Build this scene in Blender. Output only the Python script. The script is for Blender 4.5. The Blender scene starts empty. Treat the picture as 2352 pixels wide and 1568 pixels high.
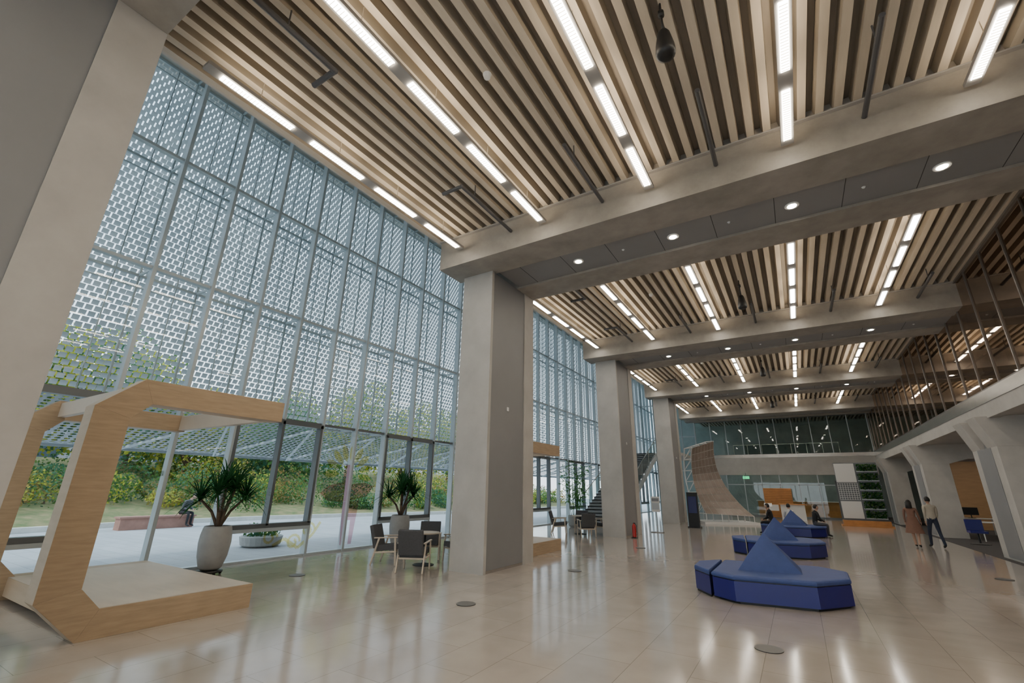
import bpy, bmesh, math, random
from mathutils import Vector, Matrix
random.seed(7)
S = bpy.context.scene
COL = S.collection

# ---------------------------------------------------------------- materials
def new_mat(name):
    m = bpy.data.materials.new(name); m.use_nodes = True
    nt = m.node_tree; nt.nodes.clear()
    out = nt.nodes.new('ShaderNodeOutputMaterial')
    return m, nt, out
def pbr(name, col, rough=0.6, metal=0.0, var=0.0, scale=3.0, bump=0.0, emis=None, estr=0, spec=0.5, stretch=None, col2=None, coat=0.0, detail=6):
    m, nt, out = new_mat(name)
    b = nt.nodes.new('ShaderNodeBsdfPrincipled')
    nt.links.new(b.outputs[0], out.inputs[0])
    b.inputs['Base Color'].default_value = (*col, 1)
    b.inputs['Roughness'].default_value = rough
    b.inputs['Metallic'].default_value = metal
    b.inputs['Specular IOR Level'].default_value = spec
    b.inputs['Coat Weight'].default_value = coat
    if emis:
        b.inputs['Emission Color'].default_value = (*emis, 1)
        b.inputs['Emission Strength'].default_value = estr
    if var > 0 or bump > 0:
        g = nt.nodes.new('ShaderNodeNewGeometry')
        mp = nt.nodes.new('ShaderNodeMapping')
        if stretch: mp.inputs['Scale'].default_value = stretch
        nt.links.new(g.outputs['Position'], mp.inputs['Vector'])
        n = nt.nodes.new('ShaderNodeTexNoise'); n.inputs['Scale'].default_value = scale
        n.inputs['Detail'].default_value = detail; n.inputs['Roughness'].default_value = 0.62
        nt.links.new(mp.outputs[0], n.inputs['Vector'])
        if var > 0:
            r = nt.nodes.new('ShaderNodeValToRGB')
            c2 = col2 if col2 else tuple(min(1, c*(1+var)) for c in col)
            c1 = col if col2 else tuple(c*(1-var) for c in col)
            r.color_ramp.elements[0].position = 0.3; r.color_ramp.elements[0].color = (*c1, 1)
            r.color_ramp.elements[1].position = 0.7; r.color_ramp.elements[1].color = (*c2, 1)
            nt.links.new(n.outputs[0], r.inputs[0]); nt.links.new(r.outputs[0], b.inputs['Base Color'])
        if bump > 0:
            bp = nt.nodes.new('ShaderNodeBump'); bp.inputs['Strength'].default_value = bump
            bp.inputs['Distance'].default_value = 0.02
            nt.links.new(n.outputs[0], bp.inputs['Height']); nt.links.new(bp.outputs[0], b.inputs['Normal'])
    return m
def glass_mat(name, tint=(0.92,0.96,0.97), refl=1.0, f0=0.05, gcol=(1,1,1), rough=0.02):
    # thin pane: symmetric Schlick reflectance from the facing ratio
    m, nt, out = new_mat(name)
    t = nt.nodes.new('ShaderNodeBsdfTransparent'); t.inputs[0].default_value = (*tint, 1)
    g = nt.nodes.new('ShaderNodeBsdfGlossy'); g.inputs['Roughness'].default_value = rough
    g.inputs['Color'].default_value = (*gcol, 1)
    lw = nt.nodes.new('ShaderNodeLayerWeight'); lw.inputs[0].default_value = .5
    pw = nt.nodes.new('ShaderNodeMath'); pw.operation = 'POWER'; pw.inputs[1].default_value = 4.5
    nt.links.new(lw.outputs['Facing'], pw.inputs[0])
    mu = nt.nodes.new('ShaderNodeMath'); mu.operation = 'MULTIPLY_ADD'; mu.inputs[1].default_value = refl*.85; mu.inputs[2].default_value = f0; mu.use_clamp = True
    nt.links.new(pw.outputs[0], mu.inputs[0])
    mx = nt.nodes.new('ShaderNodeMixShader')
    nt.links.new(mu.outputs[0], mx.inputs[0]); nt.links.new(t.outputs[0], mx.inputs[1]); nt.links.new(g.outputs[0], mx.inputs[2])
    nt.links.new(mx.outputs[0], out.inputs[0])
    return m
def emit(name, col, strength):
    m, nt, out = new_mat(name)
    e = nt.nodes.new('ShaderNodeEmission'); e.inputs[0].default_value = (*col, 1); e.inputs[1].default_value = strength
    nt.links.new(e.outputs[0], out.inputs[0]); return m
def tile_mat(name, c1, c2, mortar, w, h, rough, msize=0.004, offset=0.5, rot=0.0, spec=0.5, coat=0.0):
    m, nt, out = new_mat(name)
    b = nt.nodes.new('ShaderNodeBsdfPrincipled'); nt.links.new(b.outputs[0], out.inputs[0])
    g = nt.nodes.new('ShaderNodeNewGeometry'); mp = nt.nodes.new('ShaderNodeMapping')
    mp.inputs['Rotation'].default_value = (0, 0, rot)
    nt.links.new(g.outputs['Position'], mp.inputs[0])
    br = nt.nodes.new('ShaderNodeTexBrick'); nt.links.new(mp.outputs[0], br.inputs['Vector'])
    br.offset = offset; br.inputs['Scale'].default_value = 1; br.inputs['Brick Width'].default_value = w
    br.inputs['Row Height'].default_value = h; br.inputs['Mortar Size'].default_value = msize
    br.inputs['Mortar Smooth'].default_value = 0.3
    br.inputs['Color1'].default_value = (*c1, 1); br.inputs['Color2'].default_value = (*c2, 1); br.inputs['Mortar'].default_value = (*mortar, 1)
    n = nt.nodes.new('ShaderNodeTexNoise'); n.inputs['Scale'].default_value = 2.2; n.inputs['Detail'].default_value = 8
    nt.links.new(g.outputs['Position'], n.inputs['Vector'])
    r = nt.nodes.new('ShaderNodeValToRGB'); r.color_ramp.elements[0].color = (.80, .80, .80, 1); r.color_ramp.elements[1].color = (1.12, 1.12, 1.12, 1)
    nt.links.new(n.outputs[0], r.inputs[0])
    mx = nt.nodes.new('ShaderNodeMixRGB'); mx.blend_type = 'MULTIPLY'; mx.inputs[0].default_value = 1
    nt.links.new(br.outputs[0], mx.inputs[1]); nt.links.new(r.outputs[0], mx.inputs[2])
    nt.links.new(mx.outputs[0], b.inputs['Base Color'])
    r2 = nt.nodes.new('ShaderNodeMapRange'); r2.inputs[3].default_value = rough*0.7; r2.inputs[4].default_value = rough*1.4
    nt.links.new(n.outputs[0], r2.inputs[0]); nt.links.new(r2.outputs[0], b.inputs['Roughness'])
    b.inputs['Specular IOR Level'].default_value = spec
    b.inputs['Coat Weight'].default_value = coat; b.inputs['Coat Roughness'].default_value = 0.09
    return m
def perf_mat(name, col, pitch=0.13, rad=0.33):
    m, nt, out = new_mat(name)
    b = nt.nodes.new('ShaderNodeBsdfPrincipled'); b.inputs['Base Color'].default_value = (*col, 1); b.inputs['Roughness'].default_value = 0.5
    t = nt.nodes.new('ShaderNodeBsdfTransparent')
    g = nt.nodes.new('ShaderNodeNewGeometry')
    sx = nt.nodes.new('ShaderNodeSeparateXYZ'); nt.links.new(g.outputs['Position'], sx.inputs[0])
    def M(op, a, bb=None):
        n = nt.nodes.new('ShaderNodeMath'); n.operation = op
        for i, v in enumerate((a, bb)):
            if v is None: continue
            if isinstance(v, (int, float)): n.inputs[i].default_value = v
            else: nt.links.new(v, n.inputs[i])
        return n.outputs[0]
    fx = M('SUBTRACT', M('FRACT', M('DIVIDE', sx.outputs[0], pitch)), .5)
    fy = M('SUBTRACT', M('FRACT', M('DIVIDE', sx.outputs[1], pitch)), .5)
    d = M('SQRT', M('ADD', M('MULTIPLY', fx, fx), M('MULTIPLY', fy, fy)))
    k = M('LESS_THAN', d, rad)
    mx = nt.nodes.new('ShaderNodeMixShader'); nt.links.new(k, mx.inputs[0]); nt.links.new(b.outputs[0], mx.inputs[1]); nt.links.new(t.outputs[0], mx.inputs[2])
    nt.links.new(mx.outputs[0], out.inputs[0]); return m
def leaf_mat(name, c1, c2, scale=1.2, tl=.4):
    m, nt, out = new_mat(name)
    g = nt.nodes.new('ShaderNodeNewGeometry')
    n = nt.nodes.new('ShaderNodeTexNoise'); n.inputs['Scale'].default_value = scale; n.inputs['Detail'].default_value = 4
    nt.links.new(g.outputs['Position'], n.inputs['Vector'])
    r = nt.nodes.new('ShaderNodeValToRGB'); r.color_ramp.elements[0].position = .35; r.color_ramp.elements[1].position = .65
    r.color_ramp.elements[0].color = (*c1, 1); r.color_ramp.elements[1].color = (*c2, 1)
    nt.links.new(n.outputs[0], r.inputs[0])
    d = nt.nodes.new('ShaderNodeBsdfDiffuse'); tr = nt.nodes.new('ShaderNodeBsdfTranslucent')
    nt.links.new(r.outputs[0], d.inputs[0]); nt.links.new(r.outputs[0], tr.inputs[0])
    mx = nt.nodes.new('ShaderNodeMixShader'); mx.inputs[0].default_value = tl
    nt.links.new(d.outputs[0], mx.inputs[1]); nt.links.new(tr.outputs[0], mx.inputs[2]); nt.links.new(mx.outputs[0], out.inputs[0])
    return m

concrete = pbr('concrete', (.33,.305,.27), .6, var=.2, scale=1.6, bump=.12)
concrete_l = pbr('concrete_light', (.49,.47,.44), .65, var=.1, scale=1.5, bump=.1)
panel_grey = pbr('grey_panel', (.255,.255,.26), .5, var=.05, scale=.8)
joint = pbr('dark_joint', (.05,.05,.05), .8)
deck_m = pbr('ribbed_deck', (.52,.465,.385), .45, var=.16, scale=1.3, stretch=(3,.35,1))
deck_recess_shade = pbr('ribbed_deck_recess_shade', (.23,.20,.165), .55, var=.2, scale=1.3, stretch=(3,.35,1))  # shade between the ribs painted in as a darker deck colour
deck_web_shade = pbr('ribbed_deck_web_shade', (.36,.32,.26), .5, var=.15, scale=1.3, stretch=(3,.35,1))  # rib sides: half shade painted into the deck colour
light_block_m = pbr('light_block_roof', (.12,.11,.10), .8)
alum = pbr('aluminium', (.52,.58,.61), .4, metal=.25, var=.04)
alum_dk = pbr('dark_aluminium', (.17,.185,.195), .4, metal=.4)
screen_m = leaf_mat('screen_metal', (.42,.47,.50), (.54,.59,.61), .6, tl=.24)
glass = glass_mat('clear_glass', (.87,.93,.95), .7, f0=.04)
glass_br = glass_mat('bronze_glass', (.34,.28,.235), .9, f0=.34, gcol=(1,.84,.72))
glass_gr = glass_mat('green_glass', (.66,.76,.73), .8, f0=.06)
steel = pbr('stainless', (.55,.53,.50), .25, metal=.85, var=.08)
bronze = pbr('bronze_mullion', (.20,.185,.17), .35, metal=.6)
floor_m = tile_mat('polished_tile', (.51,.455,.405), (.475,.42,.375), (.30,.265,.235), 1.2, .6, .12, offset=0.5, rot=math.pi/2, spec=.55, coat=.3)
plaza_m = tile_mat('plaza_paving', (.46,.48,.50), (.40,.42,.44), (.28,.29,.30), 1.2, .4, .7, msize=.008)
carpet = pbr('carpet', (.075,.07,.07), .95, var=.15, scale=20)
birch = pbr('birch_plywood', (.48,.36,.235), .5, var=.12, scale=1.5, stretch=(1,1,7), col2=(.56,.43,.295))
birch_e = pbr('birch_edge', (.45,.335,.215), .5, var=.12, scale=3, stretch=(1,1,9))
birch_l = pbr('birch_light', (.64,.54,.43), .45, var=.06, scale=1.5, stretch=(1,5,1))
orangewood = pbr('orange_wood', (.55,.25,.08), .5, var=.15, scale=3)
woodwall = pbr('wood_wall', (.46,.28,.14), .5, var=.1, scale=2, stretch=(1,1,5))
blue_top = pbr('blue_fabric', (.045,.08,.25), .62, var=.08, scale=8)
blue_side = pbr('blue_vinyl', (.011,.014,.17), .3, var=.05)
black = pbr('black', (.012,.012,.013), .45)
white = pbr('white_paint', (.78,.78,.77), .5)
dgrey_fab = pbr('grey_upholstery', (.085,.085,.09), .9, var=.12, scale=30)
pot_m = pbr('pot_stone', (.34,.34,.33), .5, var=.08, scale=6)
soil = pbr('soil', (.03,.02,.015), .9)
trunk_m = pbr('trunk', (.14,.10,.07), .85, var=.25, scale=12)
dracaena = leaf_mat('dracaena_leaf', (.015,.075,.025), (.05,.16,.06), 3)
bamboo_l = leaf_mat('bamboo_leaf', (.05,.18,.04), (.12,.34,.08), 3)
lf1 = leaf_mat('leaf_green', (.06,.16,.045), (.18,.31,.09))
lf2 = leaf_mat('leaf_yellow', (.38,.42,.05), (.65,.62,.12))
lf3 = leaf_mat('leaf_rust', (.36,.19,.08), (.33,.35,.11))
lf4 = leaf_mat('leaf_bluegreen', (.05,.15,.09), (.15,.28,.16))
stone_red = pbr('stone_red', (.40,.21,.16), .8, var=.15)
curb_m = pbr('curb', (.66,.64,.59), .7, var=.1)
grass = pbr('ground_cover', (.10,.15,.05), .95, var=.5, scale=2, bump=.5, col2=(.30,.24,.12))
pipe_m = pbr('grey_pipe', (.085,.085,.09), .5)
fix_m = pbr('fixture_body', (.36,.345,.33), .45)
strip_e = emit('strip_light', (1.0,.89,.72), 42)
strip_far = emit('strip_light_far', (1.0,.92,.80), 26)
up_e = emit('uplight', (1.0,.80,.56), 17)
down_e = emit('downlight_lamp', (1.0,.87,.70), 100)
skin_m = pbr('skin', (.52,.33,.24), .55)
hair_m = pbr('hair', (.012,.010,.009), .5)
lip_m = pbr('lips', (.35,.12,.10), .5)
decal_mauve = glass_mat('decal_mauve', (.80,.50,.55), .2, f0=.02)
decal_yel = glass_mat('decal_yellow', (.95,.84,.42), .2, f0=.02)
decal_olive = glass_mat('decal_olive', (.55,.57,.50), .2, f0=.02)
perf = perf_mat('perforated_metal', (.42,.45,.48), .17, .33)

# ---------------------------------------------------------------- mesh builder
class MB:
    def __init__(s): s.V=[]; s.F=[]; s.MI=[]; s.mats=[]; s.T=Matrix.Identity(4)
    def mi(s,m):
        if m not in s.mats: s.mats.append(m)
        return s.mats.index(m)
    def v(s,p):
        s.V.append(tuple(s.T @ Vector(p))); return len(s.V)-1
    def face(s,pts,m):
        s.F.append([s.v(p) for p in pts]); s.MI.append(s.mi(m))
    def idx(s,ids,m): s.F.append(list(ids)); s.MI.append(s.mi(m))
    def box(s,x0,x1,y0,y1,z0,z1,m):
        i=[s.v(p) for p in ((x0,y0,z0),(x1,y0,z0),(x1,y1,z0),(x0,y1,z0),(x0,y0,z1),(x1,y0,z1),(x1,y1,z1),(x0,y1,z1))]
        for f in ((0,3,2,1),(4,5,6,7),(0,1,5,4),(1,2,6,5),(2,3,7,6),(3,0,4,7)): s.idx([i[k] for k in f],m)
    def prism(s,poly,ax,a0,a1,m,mcap=None,mtop=None):
        def P(p,a):
            return (a,p[0],p[1]) if ax=='x' else ((p[0],a,p[1]) if ax=='y' else (p[0],p[1],a))
        A=[s.v(P(p,a0)) for p in poly]; B=[s.v(P(p,a1)) for p in poly]; n=len(poly)
        s.idx(A[::-1],mcap or m); s.idx(B,mtop or mcap or m)
        for k in range(n): s.idx((A[k],A[(k+1)%n],B[(k+1)%n],B[k]),m)
    def loft(s,ringA,ringB,m):
        n=len(ringA); A=[s.v(p) for p in ringA]; B=[s.v(p) for p in ringB]
        for k in range(n): s.idx((A[k],A[(k+1)%n],B[(k+1)%n],B[k]),m)
    def cyl(s,p0,p1,r0,r1=None,n=10,m=None,caps=True):
        r1=r0 if r1 is None else r1
        p0=Vector(p0);p1=Vector(p1);d=(p1-p0).normalized()
        u=d.orthogonal().normalized();w=d.cross(u)
        A=[];B=[]
        for k in range(n):
            a=2*math.pi*k/n;o=u*math.cos(a)+w*math.sin(a)
            A.append(s.v(p0+o*r0));B.append(s.v(p1+o*r1))
        for k in range(n): s.idx((A[k],A[(k+1)%n],B[(k+1)%n],B[k]),m)
        if caps: s.idx(A[::-1],m); s.idx(B,m)
    def tube(s,pts,r,m,n=8):
        for a,b in zip(pts[:-1],pts[1:]): s.cyl(a,b,r,r,n,m)
    def beam(s,p0,p1,w,h,m):
        p0=Vector(p0);p1=Vector(p1);d=(p1-p0).normalized();up=Vector((0,0,1))
        if abs(d.z)>.98: up=Vector((0,1,0))
        r=d.cross(up).normalized();u=r.cross(d)
        A=[p0+r*a*w/2+u*b*h/2 for a,b in ((-1,-1),(1,-1),(1,1),(-1,1))]
        B=[q+(p1-p0) for q in A]
        A=[s.v(q) for q in A];B=[s.v(q) for q in B]
        s.idx(A[::-1],m);s.idx(B,m)
        for k in range(4): s.idx((A[k],A[(k+1)%4],B[(k+1)%4],B[k]),m)
    def lathe(s,prof,c,m,n=24):
        rings=[]
        for r,z in prof:
            rings.append([s.v((c[0]+r*math.cos(2*math.pi*k/n),c[1]+r*math.sin(2*math.pi*k/n),c[2]+z)) for k in range(n)])
        for a,b in zip(rings[:-1],rings[1:]):
            for k in range(n): s.idx((a[k],a[(k+1)%n],b[(k+1)%n],b[k]),m)
        s.idx(rings[0][::-1],m);s.idx(rings[-1],m)
    def ell(s,c,r,m,nu=14,nv=9,keep=None):
        rings=[]
        for j in range(nv+1):
            t=math.pi*j/nv
            rings.append([(math.sin(t)*math.cos(2*math.pi*k/nu),math.sin(t)*math.sin(2*math.pi*k/nu),math.cos(t)) for k in range(nu)])
        for j in range(nv):
            for k in range(nu):
                q=[rings[j][k],rings[j+1][k],rings[j+1][(k+1)%nu],rings[j][(k+1)%nu]]
                cc=[sum(p[i] for p in q)/4 for i in range(3)]
                if keep and not keep(cc): continue
                s.face([(c[0]+p[0]*r[0],c[1]+p[1]*r[1],c[2]+p[2]*r[2]) for p in q],m)
    def obj(s,name,smooth=False,bevel=0):
        me=bpy.data.meshes.new(name); me.from_pydata(s.V,[],s.F)
        for m in s.mats: me.materials.append(m)
        me.polygons.foreach_set('material_index',s.MI)
        me.update()
        o=bpy.data.objects.new(name,me);COL.objects.link(o)
        if smooth: me.polygons.foreach_set('use_smooth',[True]*len(me.polygons))
        if bevel:
            md=o.modifiers.new('bevel','BEVEL');md.width=bevel;md.segments=2;md.limit_method='ANGLE'
        return o

# ---------------------------------------------------------------- key dims
PIT=9.6
XG=-11.4            # glazed wall plane
ZB=3.39             # top of lower glazing
PX=1.19; RZ=2.85; Y0=2.15
DECK=7.95
YB=41.0
# ---------------------------------------------------------------- floor
b=MB(); b.box(-11.5,4.8,-8,YB+8,-.12,0,floor_m); b.obj('floor')
b=MB(); b.box(4.8,14.2,-8,YB+8,-.12,.004,carpet); b.obj('floor_carpet')

# ---------------------------------------------------------------- ribbed deck ceiling
b=MB()
p=2.37/9
x=-7.2
prof=[]
while x<14:
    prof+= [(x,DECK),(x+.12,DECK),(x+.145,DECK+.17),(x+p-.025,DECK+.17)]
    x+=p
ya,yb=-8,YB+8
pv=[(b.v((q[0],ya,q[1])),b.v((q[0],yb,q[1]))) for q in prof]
for k in range(len(pv)-1): b.idx((pv[k][0],pv[k+1][0],pv[k+1][1],pv[k][1]),(deck_m,deck_web_shade,deck_recess_shade,deck_web_shade)[k%4])
b.box(-7.2,14.2,ya,yb,DECK+.22,DECK+.4,light_block_m)  # unseen slab added above the deck to block light
b.obj('ceiling')
b=MB(); b.box(-12.6,-7.2,ya,yb,12.0,12.2,concrete_l); b.box(-7.25,-7.2,ya,yb,DECK+.0,12.0,concrete_l)
b.obj('ceiling_glazed_strip')

# ---------------------------------------------------------------- frames (beams + columns)
for n in range(5):
    o=(n-1)*PIT
    b=MB()
    b.box(-7.15,13.9,7.9+o,8.8+o,7.15,DECK+.2,concrete)
    b.box(-7.15,13.9,9.9+o,10.8+o,7.15,DECK+.2,concrete)
    b.box(-5.93,13.9,8.8+o,9.9+o,7.21,7.3,panel_grey)
    xx=-5.3
    while xx<5:
        b.box(xx-.006,xx+.006,8.8+o,9.9+o,7.205,7.212,joint); xx+=1.15
    b.box(-7.15,5,7.82+o,7.9+o,DECK-.03,DECK+.0,fix_m)
    b.box(-7.15,5,10.8+o,10.88+o,DECK-.03,DECK+.0,fix_m)
    b.obj('ceiling_beam',bevel=.015)
    if n<4:
        b=MB()
        y0,y1=8.6+o,10.8+o-.002
        b.box(-6.87,-5.95,y0,y0+.10,0,7.148,concrete_l)
        b.box(-6.87,-5.95,y1-.5,y1,0,7.148,concrete_l)
        b.box(-6.84,-5.975,y0+.102,y1-.502,.06,7.148,panel_grey)
        b.box(-6.845,-5.97,y0+.102,y1-.502,.0,.058,steel)
        b.box(-5.972,-5.955,y0+.85,y0+.93,3.6,3.7,white)
        b.obj('column')
    for xd in (-3.85,-1.55,.75,3.0):
        if n==4: continue
        b=MB(); yy=9.35+o
        b.lathe([(.125,-.012),(.13,0),(.13,.02),(.09,.02),(.085,-.004)],(xd,yy,7.205),white,20)
        b.cyl((xd,yy,7.20),(xd,yy,7.197-.008),.08,.08,16,down_e)
        b.obj('recessed_downlight')
        b=MB(); b.cyl((xd+1.15,yy,7.205),(xd+1.15,yy,7.18),.035,.02,10,white); b.obj('sprinkler_head')

# ---------------------------------------------------------------- linear lights, pipes, speakers
rows=(-6.4,-4.05,-1.64,.75,3.1)
segs=((2.0,3.15),(3.52,4.64),(5.0,6.12),(6.5,7.66))
for n in range(-1,4):
    o=n*PIT
    for r in rows:
        b=MB()
        b.box(r-.095,r+.095,1.78+o,7.8+o,7.50,7.56,fix_m)
        for y0,y1 in segs:
            b.box(r-.055,r+.055,y0+o,y1+o,7.485,7.499,strip_e if n<1 else strip_far)
            b.box(r-.05,r+.05,y0+o,y1+o,7.561,7.57,up_e)
            b.cyl((r,(y0+y1)/2+o,7.56),(r,(y0+y1)/2+o,DECK),.006,.006,5,steel)
            k=y0+.04
            while k<y1 and n==0:
                b.box(r-.05,r+.05,k+o,k+.006+o,7.47,7.485,fix_m); k+=.05
        b.obj('linear_pendant_light')
    for r in (-4.95,-2.65,-.4,1.85,4.1):
        b=MB()
        b.tube([(r,5.95+o,7.62),(r,7.88+o,7.62)],.04,pipe_m,10)
        b.cyl((r,6.4+o,7.62),(r,6.4+o,DECK-.005),.012,.012,6,pipe_m)
        if r==-4.95: b.tube([(r,5.95+o,7.62),(r-.5,5.95+o,7.62)],.04,pipe_m,10); b.ell((r,5.95+o,7.62),(.045,.045,.045),pipe_m)
        b.obj('sprinkler_pipe')
    b=MB(); r=-4.95
    b.tube([(r,1.22+o,7.62),(r,2.86+o,7.62),(r-.5,2.86+o,7.62)],.042,pipe_m,10); b.ell((r,2.86+o,7.62),(.046,.046,.046),pipe_m)
    b.cyl((r,2.1+o,7.62),(r,2.1+o,DECK-.005),.012,.012,6,pipe_m)
    if n>=0: b.obj('sprinkler_pipe')
    b=MB(); sx,sy=-.6,4.6+o
    b.lathe([(.02,.42),(.055,.41),(.08,.36),(.115,.16),(.125,.05),(.115,.0),(.07,-.03),(.01,-.035)][::-1],(sx,sy,7.03),black,18)
    b.cyl((sx,sy,7.42),(sx,sy,DECK),.015,.015,8,black); b.cyl((sx,sy,7.72),(sx,sy,7.80),.04,.04,10,black)
    b.obj('pendant_speaker',smooth=True)
    b=MB(); b.cyl((-3.2,4.3+o,DECK),(-3.2,4.3+o,DECK-.07),.07,.05,14,white); b.obj('smoke_detector')

# ---------------------------------------------------------------- glazed wall (left)
b=MB()
b.face([(XG,-8,0),(XG,YB+8,0),(XG,YB+8,12),(XG,-8,12)],glass)
kmin,kmax=-8,int((YB+7-Y0)/PX)
for k in range(kmin,kmax):
    y=Y0+PX*k
    b.box(XG-.08,XG+.12,y-.035,y+.035,ZB,12,alum)
    if (k-3)%4!=1: b.box(XG-.08,XG+.12,y-.035,y+.035,0,ZB,alum)
for j in range(4):
    z=ZB+RZ*j
    b.box(XG-.08,XG+.06,-8,YB+8,z-.035,z+.035,alum if j else alum_dk)
b.box(XG-.08,XG+.1,-8,YB+8,0,.05,alum)
b.obj('window_1')
for k in range(-5,kmax,4):
    y0=Y0+PX*k; y1=y0+2*PX
    b=MB()
    for a in (y0+.02,y1-.09,(y0+y1)/2-.04): b.box(XG-.06,XG+.14,a,a+.07,.8,ZB-.04,alum_dk)
    b.box(XG-.06,XG+.14,y0,y1,.74,.84,alum_dk); b.box(XG-.06,XG+.14,y0,y1,ZB-.12,ZB-.02,alum_dk)
    b.box(XG-.02,XG+.16,y0+.02,y0+2*PX,.66,.74,alum)
    b.obj('window_frame')
XS=-12.15
b=MB()
for k in range(-4,kmax):
    ya=Y0+PX*k
    for j in range(3):
        z0=ZB+RZ*j
        for r in range(21):
            z=z0+.06+r*RZ/21
            off=.5 if r%2 else 0
            for c in range(8):
                yc=ya+(c+.25+off)*PX/8
                if yc+.06>ya+PX: yc=ya+PX-.06
                w=.060
                b.face([(XS,yc-w,z+.084),(XS,yc+w,z+.084),(XS-.055,yc+w,z-.016),(XS-.055,yc-w,z-.016)],screen_m)
                # bright folded lip of each tab
                b.face([(XS-.055,yc-w,z-.016),(XS-.055,yc+w,z-.016),(XS-.02,yc+w,z-.022),(XS-.02,yc-w,z-.022)],screen_m)
b.obj('perforated_facade_screen')
b=MB()
for k in range(-4,kmax):
    y=Y0+PX*k
    b.box(XS+.02,XS+.07,y-.02,y+.02,ZB,12,alum)
    b.box(XS+.02,XS+.05,y+PX*.62,y+PX*.62+.025,ZB,12,alum)
    for j in range(4):
        z=ZB+RZ*j
        b.box(XS,XG-.09,y-.02,y+.02,z-.03,z+.03,alum)
for j in range(4):
    z=ZB+RZ*j
    b.box(XS,XS+.06,-3,YB+7,z-.03,z+.03,alum)
    b.box(XS+.02,XS+.06,-3,YB+7,z+RZ*.9-.015,z+RZ*.9+.015,alum)
b.obj('facade_screen_frame')
b=MB()
b.face([(XS,-6,ZB-.03),(XS,YB,ZB-.03),(-15.2,YB,2.60),(-15.2,-6,2.60)],perf)
y=-6
while y<YB:
    b.beam((XS,y,ZB-.07),(-15.2,y+1.2,2.57),.05,.06,alum); b.beam((XS,y+2.4,ZB-.07),(-15.2,y+1.2,2.57),.05,.06,alum); y+=2.4
b.beam((-15.2,-6,2.6),(-15.2,YB,2.6),.06,.1,alum)
b.obj('perforated_canopy')

# glass decals
def flat(b,pts,m): b.face([(XG+.03,p[0],p[1]) for p in pts],m)
b=MB()
for a in range(-10,200,24):
    t=math.radians(a); c,s_=math.cos(t),math.sin(t)
    P=[]
    for u,v in ((.35,0),(.5,.09),(.75,.11),(.95,0),(.75,-.11),(.5,-.09)):
        P.append((9.25+(u*c-v*s_)*.95, 2.1+(u*s_+v*c)*.95))
    flat(b,P,decal_yel)
flat(b,[(8.35,1.55),(8.6,1.35),(9.1,1.3),(9.5,1.35),(10.0,1.45),(10.25,1.75),(9.9,1.85),(9.4,1.8),(9.3,2.35),(9.1,2.35),(9.05,1.85),(8.6,1.75)],decal_mauve)
flat(b,[(9.15,1.3),(9.75,1.35),(9.7,.9),(9.62,.15),(9.5,.15),(9.5,.8),(9.4,.8),(9.35,.15),(9.22,.15)],decal_mauve)
b.obj('window_decal_flower_deer')
b=MB()
def ribbon(b,pts,w,m):
    for (a,c) in zip(pts[:-1],pts[1:]):
        d=Vector((c[0]-a[0],c[1]-a[1]));n=Vector((-d.y,d.x)).normalized()*w
        flat(b,[(a[0]-n.x,a[1]-n.y),(c[0]-n.x,c[1]-n.y),(c[0]+n.x,c[1]+n.y),(a[0]+n.x,a[1]+n.y)],m)
ribbon(b,[(3.7,1.95),(3.95,2.0),(4.2,1.85),(4.5,1.95),(4.75,1.8)],.05,decal_olive)
ribbon(b,[(4.2,1.85),(4.1,1.6),(4.3,1.5)],.04,decal_olive)
flat(b,[(3.8,2.05),(3.9,2.25),(4.1,2.1)],decal_olive); flat(b,[(4.5,1.95),(4.65,2.15),(4.8,2.0)],decal_olive)
b.obj('window_decal_branch')
b=MB()
for cx,cz in ((7.1,.5),(7.75,.35),(8.15,.62)):
    P=[(cx+.2*math.cos(t*.5)*(1-t/22),cz+.2*math.sin(t*.5)*(1-t/22)) for t in range(0,16)]
    ribbon(b,P,.03,decal_yel)
ribbon(b,[(7.2,.3),(7.5,.45),(7.9,.2),(8.3,.5),(8.5,.8)],.04,decal_yel)
b.obj('window_decal_swirl')

# ---------------------------------------------------------------- right side: gallery, glazing, underside
b=MB()
b.box(5.0,14.2,-8,YB+8,3.95,4.55,concrete_l)
b.box(4.97,5.06,-8,YB,4.3,4.62,steel)
b.box(4.99,5.25,-8,YB,3.9,4.298,concrete_l)
b.obj('ceiling_gallery_slab')
b=MB()
b.face([(5.04,-8,4.6),(5.04,YB,4.6),(5.04,YB,DECK),(5.04,-8,DECK)],glass_br)
y=-7.6
while y<YB:
    b.box(5.01,5.07,y-.025,y+.025,4.6,DECK,bronze); y+=1.35
b.box(4.98,5.1,-8,YB,DECK-.06,DECK,bronze); b.box(4.98,5.1,-8,YB,4.6,4.66,bronze)
b.box(5.2,5.23,-8,YB,5.62,5.67,steel)
b.obj('window_2')
for n in range(5):
    o=(n-1)*PIT
    b=MB(); y0,y1=8.6+o,10.8+o
    b.box(5.0,5.95,y0,y1,0,3.1,concrete_l)
    b.box(4.985,5.0,y0+.5,y1-.5,.06,3.1,panel_grey)
    b.prism([(5.0,3.1),(4.7,3.95),(13.9,3.95),(13.9,3.3),(6.6,3.3),(5.95,3.1)],'y',y0-.0,y0+.8,concrete_l)
    b.prism([(5.0,3.1),(4.7,3.95),(13.9,3.95),(13.9,3.3),(6.6,3.3),(5.95,3.1)],'y',y1-.8,y1,concrete_l)
    b.box(5.1,5.9,y0+.8,y1-.8,3.1,3.95,panel_grey)
    b.box(5.3,5.9,y0+.3,y1-.3,4.55,7.15,concrete_l)
    b.obj('gallery_column',bevel=.01)
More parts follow.
